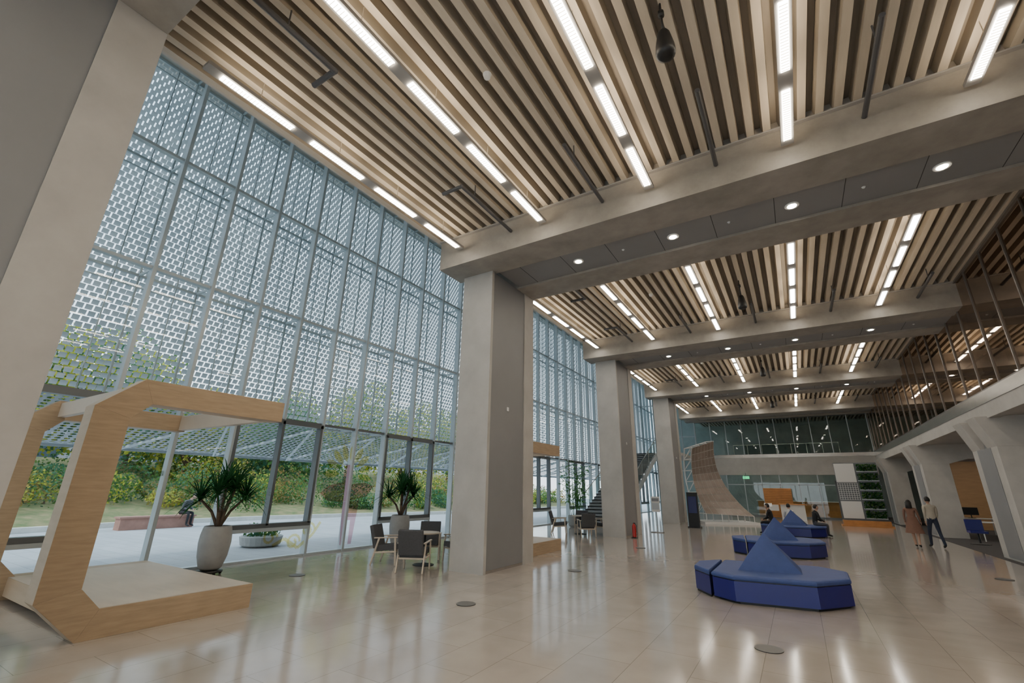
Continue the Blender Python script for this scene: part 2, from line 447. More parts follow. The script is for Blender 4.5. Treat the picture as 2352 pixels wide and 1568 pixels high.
b=MB(); b.box(14.0,14.2,-8,YB+8,0,4.0,woodwall); b.box(14.0,14.2,-8,YB+8,4.5,8.2,pbr('upper_wall',(.20,.15,.11),.7,var=.1)); b.obj('wall_right')
b=MB(); b.box(7.2,14,35.5,35.7,0,3.95,woodwall); b.obj('wall_side_room')
for yy in (5,14.5,24,33):
    for xx in (6.6,10.2):
        b=MB(); b.box(xx,xx+2.8,yy,yy+.12,3.86,3.95,fix_m); b.box(xx,xx+2.8,yy+.02,yy+.1,3.85,3.862,strip_far); b.obj('linear_ceiling_emitter')
# ---------------------------------------------------------------- rear wall of hall (far end)
b=MB()
b.box(-6.8,5,YB,YB+.5,3.05,4.45,concrete_l)
b.box(-6.8,5,YB-.05,YB-.001,4.35,4.6,steel)
b.box(-6.8,5,YB,YB+.5,7.4,8.2,concrete)
b.obj('wall_far')
b=MB()
b.face([(-6.8,YB+.1,4.55),(5,YB+.1,4.55),(5,YB+.1,7.4),(-6.8,YB+.1,7.4)],glass_gr)
x=-6.8
while x<=5.01:
    b.box(x-.025,x+.025,YB+.02,YB+.16,4.55,7.4,alum); x+=1.18
b.box(-6.8,5,YB+.02,YB+.16,7.3,7.4,alum_dk); b.box(-6.8,5,YB+.02,YB+.16,4.55,4.62,alum_dk)
b.obj('window_3')
b=MB()
b.face([(-4.8,YB+.2,0),(5,YB+.2,0),(5,YB+.2,3.05),(-4.8,YB+.2,3.05)],glass_gr)
x=-4.8
while x<=5.01:
    b.box(x-.03,x+.03,YB+.12,YB+.28,0,3.05,alum); x+=1.23
b.box(-4.8,5,YB+.12,YB+.28,2.3,2.36,alum); b.box(-4.8,5,YB+.12,YB+.28,0,.1,alum_dk)
b.obj('window_4')
b=MB()
for x in (2.4,3.4,4.4): b.box(x-.06,x+.06,YB-.1,YB+.1,0,2.6,alum_dk)
b.box(2.34,4.46,YB-.1,YB+.1,2.5,2.62,alum_dk); b.face([(2.4,YB,.1),(4.4,YB,.1),(4.4,YB,2.5),(2.4,YB,2.5)],glass_gr)
for x in (3.3,3.5): b.cyl((x,YB-.13,.9),(x,YB-.13,1.5),.015,.015,8,steel)
b.obj('door_1')
b=MB()
b.box(-11.4,14.2,YB+7.8,YB+8,0,12,pbr('far_room_wall',(.36,.42,.41),.7,var=.2,scale=.6)); 
b.obj('wall_far_room')
b=MB(); b.box(-6.8,5,YB+.5,YB+7.8,4.3,4.5,concrete_l); b.obj('ceiling_far_room')
b=MB(); b.face([(-11.4,YB+.1,0),(-6.8,YB+.1,0),(-6.8,YB+.1,12),(-11.4,YB+.1,12)],glass)
for x in (-11.3,-10.2,-9,-7.9,-6.85): b.box(x-.03,x+.03,YB,YB+.2,0,12,alum)
for z in (3.4,6.2,9.1): b.box(-11.3,-6.8,YB,YB+.2,z-.03,z+.03,alum)
b.obj('window_5')
b=MB(); b.box(-3,3.2,YB+3,YB+3.6,0,1.1,orangewood); b.box(-3.1,3.3,YB+2.9,YB+3.7,1.1,1.15,white); b.obj('counter')
for xx in (-4,-2.4,-.8,.8,2.4):  # strips added in the far room to brighten its lower wall
    for yy in (1.5,4.5):
        b=MB(); b.box(xx,xx+1.2,YB+yy,YB+yy+.12,4.2,4.3,fix_m); b.box(xx+.02,xx+1.18,YB+yy+.02,YB+yy+.1,4.19,4.201,strip_far); b.obj('linear_ceiling_emitter')
for xx in (-5,-1.5,2):
    b=MB(); b.box(xx,xx+1.8,YB+1.4,YB+1.52,7.6,7.68,fix_m); b.box(xx+.02,xx+1.78,YB+1.42,YB+1.5,7.585,7.6,strip_e); b.cyl((xx+.9,YB+1.46,7.68),(xx+.9,YB+1.46,DECK),.006,.006,5,steel); b.obj('linear_pendant_light')
b=MB(); b.box(-3.6,1.4,YB+5.5,YB+5.6,4.5,5.9,pbr('gallery_display_dark',(.05,.09,.09),.6)); b.box(-4.2,3.2,YB+2.0,YB+2.05,5.5,5.55,steel)
for k in range(8): b.box(-4.2+k*1.05,-4.16+k*1.05,YB+2.0,YB+2.05,4.5,5.5,steel)
b.obj('upper_floor_partition')
# end wall behind the viewpoint: unseen low glazing added to let sky light in
b=MB(); b.face([(-11.4,-8,0),(14,-8,0),(14,-8,3.4),(-11.4,-8,3.4)],glass)
x=-11.2
while x<14: b.box(x-.04,x+.04,-8.08,-7.9,0,3.4,alum); x+=1.8
for z in (.05,3.4): b.box(-11.2,14,-8.08,-7.9,z-.04,z+.04,alum)
b.obj('added_skylight_opening')
b=MB(); b.box(-11.4,14.2,-8.2,-8,3.44,12,concrete_l); b.obj('wall_rear')

# reception slatted wall
b=MB()
b.box(-2.15,-.45,38.2,38.3,.1,2.05,pbr('slat_back',(.30,.12,.04),.6))
z=.12
while z<2.0:
    b.box(-2.17,-.43,38.14,38.2,z,z+.09,orangewood); z+=.115
b.box(-1.95,-1.35,38.12,38.14,.55,.95,white)
b.box(-2.1,-2.0,38.15,38.35,0,.12,black); b.box(-.6,-.5,38.15,38.35,0,.12,black)
b.obj('slatted_wood_display_wall')
b=MB(); b.box(-1.2,.2,36.8,37.3,0,1.0,white); b.box(-1.3,.3,36.7,37.4,1.0,1.05,orangewood); b.obj('reception_desk')
b=MB(); b.box(-3.6,-3.15,YB-.12,YB-.06,2.75,2.95,pbr('exit_green',(.02,.35,.12),.5,emis=(.05,.8,.3),estr=1.2)); b.box(-3.4,-3.36,YB-.1,YB-.08,2.95,3.2,alum_dk)
b.ell((-3.45,YB-.125,2.90),(.018,.004,.018),white,8,6)
b.face([(-3.48,YB-.125,2.88),(-3.43,YB-.125,2.88),(-3.42,YB-.125,2.82),(-3.47,YB-.125,2.82)],white)
b.face([(-3.47,YB-.125,2.82),(-3.45,YB-.125,2.82),(-3.49,YB-.125,2.77),(-3.51,YB-.125,2.77)],white)
b.face([(-3.44,YB-.125,2.82),(-3.42,YB-.125,2.82),(-3.38,YB-.125,2.78),(-3.4,YB-.125,2.77)],white)
b.obj('exit_sign')

# ---------------------------------------------------------------- wooden C-frame pavilions
def pavilion(dx,dy,xn,xf):
    b=MB(); b.T=Matrix.Translation((0,dy,0))
    def rib(x0,x1):
        pcs=[[(4.42,0),(2.42,0),(2.58,.32),(4.42,.32)],[(2.42,0),(1.97,.46),(2.36,.56),(2.58,.32)],[(1.97,.46),(1.97,2.66),(2.36,2.54),(2.36,.56)],
             [(1.97,2.66),(2.42,3.08),(2.56,2.76),(2.36,2.54)],[(2.42,3.08),(4.42,3.08),(4.42,2.76),(2.56,2.76)]]
        for k in range(5): b.prism(pcs[k],'x',x0,x1,birch,mcap=birch_e)
    rib(xn-.30,xn); rib(xf,xf+.30)
    b.box(xf+.3,xn-.3,2.5,4.42,.06,.318,birch)
    b.face([(xf+.3,2.5,.322),(xn-.02,2.5,.322),(xn-.02,4.40,.322),(xf+.3,4.40,.322)],birch_l)
    b.box(xf+.3,xn-.3,4.30,4.42,2.78,3.06,birch_l)
    b.box(xf+.3,xn-.3,2.45,2.55,2.80,3.04,birch_l)
    b.obj('wooden_seating_frame',bevel=.004)
pavilion(0,0,-7.3,-11.0)
pavilion(0,9.0,-6.42,-8.7)

# ---------------------------------------------------------------- blue sofas
def sofa(ox,oy,rot=0,idx=0):
    b=MB(); b.T=Matrix.Translation((-.6+ox,10.0+oy,0))@Matrix.Rotation(rot,4,'Z')
    main=[(-.92,-.72),(-.55,-.98),(.62,-.80),(1.10,-.18),(1.12,.72),(.72,1.12),(-.92,.92)]
    left=[(-.97,-.70),(-.97,.90),(-1.32,.42),(-1.30,-.22)]
    for P in (main,left[::-1]):
        c=(sum(q[0] for q in P)/len(P),sum(q[1] for q in P)/len(P))
        def sc(f,g=0): return [(c[0]+(q[0]-c[0])*f,c[1]+(q[1]-c[1])*f) for q in P]
        if P is not main: P=P[::-1]
        b.prism([(q[0],q[1]) for q in sc(.93)],'z',0,.05,black)
        b.prism(P,'z',.04,.34,blue_side)
        b.prism(sc(.985),'z',.34,.355,black)
        R=[(1.0,.355),(1.012,.375),(1.012,.40),(.99,.42),(.95,.43)]
        for (f0,z0),(f1,z1) in zip(R[:-1],R[1:]):
            b.loft([(q[0],q[1],z0) for q in sc(f0)],[(q[0],q[1],z1) for q in sc(f1)],blue_top)
        b.face([(q[0],q[1],.43) for q in sc(.95)],blue_top)
    base=[(-.54,-.38),(.45,-.20),(.42,.62),(-.5,.52)]
    pk=(-.08,.04,1.05)
    for k in range(4):
        a=base[k];c=base[(k+1)%4]
        N=6; grid={}
        A=Vector((a[0],a[1],.425));C=Vector((c[0],c[1],.425));Pk=Vector(pk)
        nrm=(C-A).cross(Pk-A).normalized()
        for i in range(N+1):
            for j in range(N+1-i):
                u=i/N;v=j/N;w=1-u-v
                grid[(i,j)]=b.v(A*w+C*u+Pk*v+nrm*(27*u*v*w*.02))
        for i in range(N):
            for j in range(N-i):
                b.idx((grid[(i,j)],grid[(i+1,j)],grid[(i,j+1)]),blue_top)
                if i+j<N-1: b.idx((grid[(i+1,j)],grid[(i+1,j+1)],grid[(i,j+1)]),blue_top)
    o=b.obj('blue_modular_sofa')
    return o
sofa(0,0); sofa(-.08,6.6,.12); sofa(.25,14.2,-.1)

# ---------------------------------------------------------------- armchairs & tables
def chair(x,y,rot):
    b=MB(); b.T=Matrix.Translation((x,y,0))@Matrix.Rotation(rot,4,'Z')
    for sx in (-1,1):
        X=sx*.29
        b.beam((X,.27,0),(X,.22,.60),.035,.045,birch_l)
        b.beam((X,-.34,0),(X,-.17,.60),.035,.045,birch_l)
        b.beam((X,.28,.61),(X,-.30,.585),.055,.028,birch_l)
        b.beam((X,.235,.30),(X,-.25,.27),.028,.04,birch_l)
    b.beam((-.29,.23,.30),(.29,.23,.30),.03,.04,birch_l); b.beam((-.29,-.25,.28),(.29,-.25,.28),.03,.04,birch_l)
    T0=b.T.copy()
    b.T=T0@Matrix.Translation((0,0,.37))@Matrix.Rotation(math.radians(6),4,'X')
    b.box(-.26,.26,-.24,.29,-.055,.065,dgrey_fab)
    b.T=T0@Matrix.Translation((0,-.27,.36))@Matrix.Rotation(math.radians(16),4,'X')
    b.box(-.27,.27,-.045,.05,0,.52,dgrey_fab)
    b.obj('lounge_armchair',bevel=.015)
def table(x,y):
    b=MB()
    b.lathe([(.02,0),(.25,0),(.25,.015),(.05,.03),(.03,.06),(.028,.66),(.10,.69),(.02,.69)],(x,y,0),black,24)
    b.lathe([(.02,.69),(.345,.69),(.35,.70),(.35,.715),(.345,.72),(.02,.72)],(x,y,0),birch_l,32)
    b.obj('round_cafe_table',smooth=False)
def facing(x,y,tx,ty): return math.atan2(ty-y,tx-x)-math.pi/2
for gx,gy,offs in ((-7.85,8.85,((-.78,-.35),(.38,-.74),(-.62,.85),(.30,.95))),(-8.0,18.6,((-.8,-.3),(.55,-.7),(-.3,.85),(.62,.55)))):
    table(gx,gy)
    for dx,dy in offs:
        chair(gx+dx,gy+dy,facing(gx+dx,gy+dy,gx,gy))

# ---------------------------------------------------------------- potted dracaenas
def dracaena_plant(x,y,sc=1.0):
    b=MB(); b.T=Matrix.Translation((x,y,0))@Matrix.Scale(sc,4)
    b.lathe([(.24,.0),(.24,.03),(.10,.04),(.10,.07)],(0,0,.05),black,20)
    for k in range(5):
        a=k*1.2566; b.ell((.2*math.cos(a),.2*math.sin(a),.03),(.03,.03,.03),black,8,6)
    b.lathe([(.17,0),(.21,.04),(.27,.25),(.295,.5),(.285,.66),(.26,.78),(.245,.82),(.225,.82),(.23,.77),(.02,.77)],(0,0,.10),pot_m,32)
    b.lathe([(.01,0),(.23,.0)],(0,0,.88),soil,20)
    heads=[(.0,.0,1.74),(-.22,.26,1.56),(.22,-.26,1.58),(.10,.40,1.48),(-.12,-.42,1.46),(.2,.1,1.66)]
    for hx,hy,hz in heads:
        b.cyl((0,0,.85),(hx*.4,hy*.4,1.2),.035,.028,8,trunk_m); b.cyl((hx*.4,hy*.4,1.2),(hx,hy,hz),.028,.02,8,trunk_m)
        for k in range(64):
            a=random.uniform(0,6.283); el=random.uniform(-.25,1.3); L=random.uniform(.45,.76)
            d=Vector((math.cos(a)*math.cos(el)*.75,math.sin(a)*math.cos(el),math.sin(el))).normalized()
            side=Vector((-math.sin(a),math.cos(a),0))
            P=Vector((hx,hy,hz+random.uniform(-.08,.06))); w=.020; prev=None
            for s_ in range(6):
                t=s_/5; ww=w*(1-t)**.6*(0.6+min(t*3,.4))+.001
                q=(P-side*ww,P+side*ww)
                if prev: b.face([prev[0],prev[1],q[1],q[0]],dracaena)
                prev=q; P=P+d*L/5; d=(d+Vector((0,0,-.30))*(.35+t)).normalized()
                if P.x+x<XG+.2: P.x=XG+.2-x
    b.obj('potted_dracaena',smooth=True)
dracaena_plant(-10.45,5.35,1.0); dracaena_plant(-10.45,10.6,1.02)
def bamboo(x,y):
    b=MB(); b.T=Matrix.Translation((x,y,0))
    b.lathe([(.2,0),(.28,.1),(.3,.5),(.28,.55),(.25,.55),(.25,.48),(.02,.48)],(0,0,0),pot_m,24)
    for k in range(11):
        a=random.uniform(0,6.28);r=random.uniform(.02,.18);top=Vector((math.cos(a)*(r+.45),math.sin(a)*(r+.45),random.uniform(2.0,3.2)))
        base=Vector((math.cos(a)*r,math.sin(a)*r,.45)); b.cyl(base,top,.014,.006,6,bamboo_l)
        for j in range(60):
            t=random.uniform(.3,1);P=base.lerp(top,t)
            d=Vector((random.uniform(-1,1),random.uniform(-1,1),random.uniform(-.7,.5))).normalized();s_=d.orthogonal().normalized()*.02
            P=P+d*random.uniform(.0,.28);L=random.uniform(.16,.26)
            b.face([P,P+d*L*.4+s_,P+d*L,P+d*L*.4-s_],bamboo_l)
    b.obj('potted_bamboo')
bamboo(-9.6,21.6)

# ---------------------------------------------------------------- floor vents
vent_g = pbr('vent_grey',(.16,.155,.15),.5)
def vent(x,y):
    b=MB()
    b.lathe([(.0,.0),(.155,.0),(.155,.006),(.135,.008),(.13,.003),(.01,.003)],(x,y,.001),black,28)
    for r in (.04,.07,.10):
        for k in range(14):
            a0=k*.4488; 
            b.face([(x+q*math.cos(t),y+q*math.sin(t),.009) for q,t in ((r,a0),(r+.014,a0),(r+.014,a0+.3),(r,a0+.3))],vent_g)
    b.lathe([(.137,.007),(.155,.007),(.155,.010),(.137,.010)],(x,y,0),vent_g,28)
    b.obj('floor_vent')
for x,y in ((-4.77,6.45),(-.58,6.79),(-9.0,6.35),(-8.3,1.75),(-4.6,10.3),(3.6,15.1),(-.6,14.0),(-4.6,15.5),(3.4,6.9)): vent(x,y)

# ---------------------------------------------------------------- staircase far left
b=MB()
N=26; y=25.0; run=.365; rise=4.4/N
stair_m=pbr('stair_stone',(.30,.31,.32),.6,var=.1)
for k in range(N):
    b.box(-10.9,-8.6,y+k*run,y+(k+1)*run+.03,(k)*rise+rise-.05,(k+1)*rise,stair_m)
    b.box(-10.88,-8.62,y+k*run,y+k*run+.02,k*rise,(k+1)*rise,stair_m)
L=N*run
b.prism([(y,0),(y+L,4.4),(y+L,4.0),(y+.9,0)],'x',-8.62,-8.56,alum); b.prism([(y,0),(y+L,4.4),(y+L,4.0),(y+.9,0)],'x',-10.94,-10.88,alum)
b.box(-11.0,-6.8,y+L,YB,4.2,4.4,concrete_l)
for xx in (-8.59,-10.91):
    b.face([(xx,y,.15),(xx,y+L,4.5),(xx,y+L,5.35),(xx,y,1.0)],glass_gr)
    b.tube([(xx,y,1.03),(xx,y+L,5.4)],.025,steel)
    for k in range(0,N,5): b.cyl((xx,y+k*run,k*rise),(xx,y+k*run,k*rise+1.05),.018,.018,6,steel)
b.obj('staircase')

# ---------------------------------------------------------------- curved solar sculpture
b=MB()
O=Vector((-4.65,29.3,0)); W=Vector((.88,.47,0)); B=Vector((-.47,.88,0))
solar_m=pbr('solar_tile',(.27,.225,.195),.35,var=.2,scale=2,metal=.2)
solar_l=pbr('solar_seam',(.50,.46,.42),.5)
def SP(u,v):
    z=.55+3.75*v**1.08
    back=1.55*math.sin(math.pi*min(v,1)*.80)**.9-.25*v
    slide=1.05*(1-v)**2.2
    wid=1.75-.30*v
    return O+W*(-.1+slide*u*1.0+u*wid*.92-.15*v)+B*back+Vector((0,0,z+.42*u*v-.10*(1-v)*u))
nu,nv=7,10
for i in range(nu):
    for j in range(nv):
        u0,u1=(i+.03)/nu,(i+.97)/nu; v0,v1=(j+.03)/nv,(j+.97)/nv
        b.face([SP(u0,v0),SP(u1,v0),SP(u1,v1),SP(u0,v1)],solar_m)
for i in range(nu+1):
    b.tube([SP(i/nu,j/nv)+B*.02 for j in range(nv+1)],.011,solar_l,6)
for j in range(nv+1):
    b.tube([SP(i/nu,j/nv)+B*.02 for i in range(nu+1)],.011,solar_l,6)
def TP(u,v): return SP(u,v)+B*.5-W*.32
for u in (0,.33,.66,1):
    pts_=[TP(u,v/6) for v in range(7)]
    b.tube(pts_,.035,white,6)
    for v in range(7):
        b.tube([TP(u,v/6),SP(u,v/6)],.022,white,6)
        if v<6: b.tube([TP(u,v/6),SP(u,(v+1)/6)],.022,white,6)
    b.tube([pts_[0],Vector((pts_[0].x,pts_[0].y,0))],.03,white,6)
    q=SP(u,0); b.tube([q,Vector((q.x,q.y,0))],.025,white,6)
for v in range(7):
    b.tube([TP(u,v/6) for u in (0,.33,.66,1)],.022,white,6)
    if v<6: b.tube([TP(0,v/6),TP(.33,(v+1)/6)],.018,white,6); b.tube([TP(.66,v/6),TP(1,(v+1)/6)],.018,white,6)
b.prism([(p.x,p.y) for p in (O+W*-.35+B*-.4,O+W*2.7+B*-.4,O+W*2.7+B*1.9,O+W*-.35+B*1.9)],'z',0,.12,white)
b.obj('curved_solar_panel_sculpture')

# ---------------------------------------------------------------- green-wall exhibit
b=MB(); Yg=33.5
b.box(1.95,4.1,Yg-.15,Yg+.55,0,.32,orangewood); b.box(1.85,4.2,Yg-.25,Yg+.6,0,.08,orangewood)
b.box(2.0,4.05,Yg+.2,Yg+.3,.3,3.5,alum_dk)
b.box(2.02,2.98,Yg+.08,Yg+.2,.42,1.35,white)
b.box(2.02,2.98,Yg+.08,Yg+.2,2.4,3.45,white)
for r in range(9):
    b.box(2.02,2.98,Yg+.1,Yg+.12,1.42+r*.115,1.44+r*.115,white)
for c in range(9): b.box(2.02+c*.118,2.04+c*.118,Yg+.1,Yg+.12,1.42,2.36,white)
for r in range(6):
    z=.42+r*.51; b.box(3.05,4.02,Yg+.0,Yg+.2,z,z+.05,alum)
    for k in range(260):
        P=Vector((random.uniform(3.08,4.0),Yg+random.uniform(-.08,.15),z+random.uniform(.05,.42)));d=Vector((random.uniform(-1,1),random.uniform(-1,0),random.uniform(-.5,1))).normalized()
        s_=d.orthogonal().normalized()*.035
        b.face([P-d*.05,P+s_,P+d*.07,P-s_],random.choice((lf1,dracaena,dracaena)))
b.obj('green_wall_exhibit')

# ---------------------------------------------------------------- small things
b=MB(); x,y=-5.7,18.5
b.lathe([(.07,0),(.075,.02),(.075,.38),(.05,.45),(.02,.47),(.02,.5)],(x,y,.03),pbr('red_enamel',(.45,.02,.02),.3),16)
b.box(x-.03,x+.05,y-.01,y+.01,.5,.55,black); b.tube([(x+.05,y,.52),(x+.1,y,.45),(x+.09,y,.2)],.012,black,6); b.box(x-.1,x+.1,y-.1,y+.1,0,.03,black)
b.obj('fire_extinguisher')
b=MB(); x,y=-5.6,21.6
b.box(x-.25,x+.25,y-.18,y+.18,0,.03,steel); b.cyl((x,y,.03),(x,y,1.5),.02,.02,8,steel); b.box(x-.18,x+.18,y-.03,y,.85,1.5,white)
b.box(x-.15,x+.15,y-.035,y-.03,1.3,1.43,pbr('print_grey',(.25,.27,.3),.6)); b.box(x-.15,x+.15,y-.035,y-.03,.95,1.23,pbr('print_light',(.5,.55,.6),.6))
b.obj('sign_stand')
b=MB(); x,y=-4.75,25.6
b.box(x-.3,x+.3,y-.25,y+.25,0,.06,black); b.prism([(y-.12,.06),(y+.12,.06),(y+.06,1.7),(y-.04,1.7)],'x',x-.26,x+.26,black); b.face([(x-.2,y-.115,.7),(x+.2,y-.115,.7),(x+.2,y-.06,1.5),(x-.2,y-.06,1.5)],pbr('screen',(.03,.03,.06),.1,emis=(.1,.15,.5),estr=.05))
b.obj('information_kiosk')
b=MB(); x,y=-1.6,30.5
b.cyl((x,y,0),(x,y,.02),.18,.18,16,black); b.cyl((x,y,0),(x,y,1.05),.015,.015,8,black)
b.face([(x-.2,y-.12,1.0),(x+.2,y-.12,1.0),(x+.2,y+.12,1.18),(x-.2,y+.12,1.18)],white); b.face([(x-.2,y-.12,.99),(x+.2,y-.12,.99),(x+.2,y+.12,1.17),(x-.2,y+.12,1.17)],black)
b.obj('caption_stand')
for sx_,sy_ in ((-8.8,24.2),(-7.6,24.2)):
    b=MB(); b.cyl((sx_,sy_,0),(sx_,sy_,.02),.17,.17,16,steel); b.cyl((sx_,sy_,.02),(sx_,sy_,.95),.025,.025,8,steel); b.ell((sx_,sy_,.96),(.035,.035,.03),black)
    if sx_<-8: b.box(sx_,sx_+1.2,sy_-.003,sy_+.003,.84,.90,pbr('belt_blue',(.03,.09,.4),.6))
    b.obj('queue_barrier_post')
for x,y in ((6.9,27),(9.0,27),(6.9,31),(9.4,31),(7.5,23.5)):
    b=MB()
    b.box(x-.8,x+.8,y-.4,y+.4,.71,.74,white)
    for a in (-.75,.75):
        for c in (-.35,.35): b.cyl((x+a,y+c,0),(x+a,y+c,.71),.02,.02,6,white)
    b.obj('office_desk')
    b=MB(); b.box(x-.28,x+.28,y,y+.03,.88,1.22,black); b.cyl((x,y+.03,.745),(x,y+.03,.95),.02,.02,8,black); b.box(x-.12,x+.12,y-.05,y+.12,.741,.755,black); b.obj('computer_monitor')
for x,y in ((5.6,25.0),(7.6,25.4),(9,25.2)):
    b=MB(); b.lathe([(.3,0),(.3,.02),(.03,.05),(.03,.4)],(x,y,.004),black,14)
    b.box(x-.25,x+.25,y-.25,y+.25,.40,.48,blue_side); b.box(x-.25,x+.25,y+.2,y+.26,.48,.88,blue_side); b.obj('office_chair',bevel=.02)

# ---------------------------------------------------------------- people
def human(name,loc,rot,scale,J,cols,skirt=None,hair='short',head_tilt=0):
    names=['pelvis','spine','chest','neck','headb','shL','elL','wrL','paL','shR','elR','wrR','paR','hipL','knL','anL','toL','hipR','knR','anR','toR']
    rad=dict(pelvis=(.145,.105),spine=(.125,.095),chest=(.155,.11),neck=(.055,.055),headb=(.05,.05),hip=(.085,.085),kn=(.058,.058),an=(.04,.045),to=(.04,.028),sh=(.06,.06),el=(.043,.043),wr=(.028,.028),pa=(.036,.018))
    edges=[('pelvis','spine'),('spine','chest'),('chest','neck'),('neck','headb')]
    for s_ in 'LR': edges+=[('chest','sh'+s_),('sh'+s_,'el'+s_),('el'+s_,'wr'+s_),('wr'+s_,'pa'+s_),('pelvis','hip'+s_),('hip'+s_,'kn'+s_),('kn'+s_,'an'+s_),('an'+s_,'to'+s_)]
    me=bpy.data.meshes.new('t'); me.from_pydata([J[n] for n in names],[(names.index(a),names.index(c)) for a,c in edges],[])
    o=bpy.data.objects.new('t',me); COL.objects.link(o)
    o.modifiers.new('s','SKIN')
    sv=me.skin_vertices[0].data
    for i,n in enumerate(names):
        r=rad.get(n) or rad[n[:-1]]
        sv[i].radius=r; sv[i].use_root=(n=='pelvis')
    sb=o.modifiers.new('u','SUBSURF'); sb.levels=2; sb.render_levels=2
    dg=bpy.context.evaluated_depsgraph_get(); dg.update()
    em=bpy.data.meshes.new_from_object(o.evaluated_get(dg))
    bpy.data.objects.remove(o)
    lab={'pelvis spine':'torso','spine chest':'torso','chest neck':'torso','neck headb':'skin'}
    def L(a,c):
        k=a+' '+c
        if k in lab: return lab[k]
        a=a.rstrip('LR')
        return {'chest':'torso','sh':'arm','el':'fore','wr':'skin','pelvis':'leg','hip':'leg','kn':'shin','an':'shoe'}[a]
    segsx=[(Vector(J[a]),Vector(J[c]),L(a,c)) for a,c in edges]
    b=MB(); b.T=Matrix.Translation(loc)@Matrix.Rotation(rot,4,'Z')@Matrix.Scale(scale,4)
    ids=[b.v(v.co) for v in em.vertices]
    for p in em.polygons:
        c=p.center;best=None
        for a,d,l in segsx:
            t=max(0,min(1,(c-a).dot(d-a)/max((d-a).length_squared,1e-6)));dd=(c-(a+(d-a)*t)).length
            if best is None or dd<best[0]: best=(dd,l)
        b.idx([ids[i] for i in p.vertices],cols.get(best[1],skin_m))
    for s_ in 'LR':
        wr=Vector(J['wr'+s_]);pa=Vector(J['pa'+s_]);d=(pa-wr).normalized();side=Vector((0,1,0)) if abs(d.y)<.7 else Vector((1,0,0))
        side=(side-d*side.dot(d)).normalized();curl=d.cross(side)*(.25 if s_=='L' else -.25)
        for k,(of,Ln) in enumerate(((-.026,.062),(-.009,.074),(.009,.078),(.026,.068))):
            a=pa+side*of;m1=a+(d+curl*.4).normalized()*Ln*.55;m2=m1+(d+curl*1.6).normalized()*Ln*.55
            b.cyl(a,m1,.0095,.0085,6,skin_m);b.cyl(m1,m2,.0085,.006,6,skin_m)
        a=wr+d*.03+side*.028;m1=a+(d*.7+side*.8).normalized()*.04;m2=m1+(d+side*.2).normalized()*.03
        b.cyl(a,m1,.011,.0095,6,skin_m);b.cyl(m1,m2,.0095,.007,6,skin_m)
    T0=b.T.copy(); hb=Vector(J['headb'])
    b.T=T0@Matrix.Translation(hb)@Matrix.Rotation(-head_tilt,4,'X')
    c=(0,.015,.085)
    b.ell(c,(.075,.092,.112),skin_m,18,12)
    b.ell((0,.045,.02),(.05,.05,.04),skin_m,12,8)
    b.cyl((0,.10,.095),(0,.122,.062),.008,.016,6,skin_m)
    for e in (-1,1):
        b.ell((e*.03,.098,.09),(.013,.007,.007),white,8,6); b.ell((e*.03,.104,.09),(.005,.003,.006),hair_m,8,6)
        b.box(e*.03-.015,e*.03+.015,.098,.104,.108,.113,hair_m)
        b.ell((e*.077,.01,.08),(.012,.022,.032),skin_m,8,6)
    b.ell((0,.098,.035),(.022,.008,.007),lip_m,8,6)
    if hair=='short':
        b.ell((0,.0,.10),(.084,.102,.115),hair_m,18,12,keep=lambda q:(q[2]>.35) or (q[1]<.15 and q[2]>-.45))
    else:
        b.ell((0,.0,.10),(.088,.105,.118),hair_m,18,12,keep=lambda q:(q[2]>.35) or (q[1]<.3 and q[2]>-.6))
        b.prism([(-.09,.03),(-.1,-.05),(-.05,-.11),(.05,-.11),(.1,-.05),(.09,.03),(.05,-.04),(-.05,-.04)],'z',-.12,.12,hair_m)
    b.T=T0
    if skirt:
        zt,zb,rt,rb,mat=skirt
        px,py=J['pelvis'][0],J['pelvis'][1]
        n=20;rings=[]
        for t in range(7):
            f=t/6;z=zt+(zb-zt)*f;r=rt+(rb-rt)*f
            rings.append([(px+(r+.008*math.sin(k*2.5)*f)*1.15*math.cos(6.283*k/n),py+(r+.008*math.sin(k*2.5)*f)*.85*math.sin(6.283*k/n),z) for k in range(n)])
        for r0,r1 in zip(rings[:-1],rings[1:]): b.loft(r0,r1,mat)
        b.face(rings[0],mat)
    ob=b.obj(name,smooth=True)
    return ob
def stand(step=.0,arm=.1):
    return dict(pelvis=(0,0,.97),spine=(0,.0,1.12),chest=(0,.01,1.33),neck=(0,.0,1.48),headb=(0,.012,1.545),
      shL=(-.175,0,1.42),elL=(-.215,-arm*.5,1.14),wrL=(-.225,-arm*.3,.90),paL=(-.225,-arm*.2,.83),
      shR=(.175,0,1.42),elR=(.215,arm*.6,1.15),wrR=(.22,arm*1.7,.93),paR=(.22,arm*2.1,.87),
      hipL=(-.09,0,.92),knL=(-.095,step*.75,.50),anL=(-.095,step*1.0,.085),toL=(-.10,step*1.0+.16,.035),
      hipR=(.09,0,.92),knR=(.09,-step*.35,.50),anR=(.09,-step*1.05,.12),toR=(.095,-step*1.0+.13,.035))
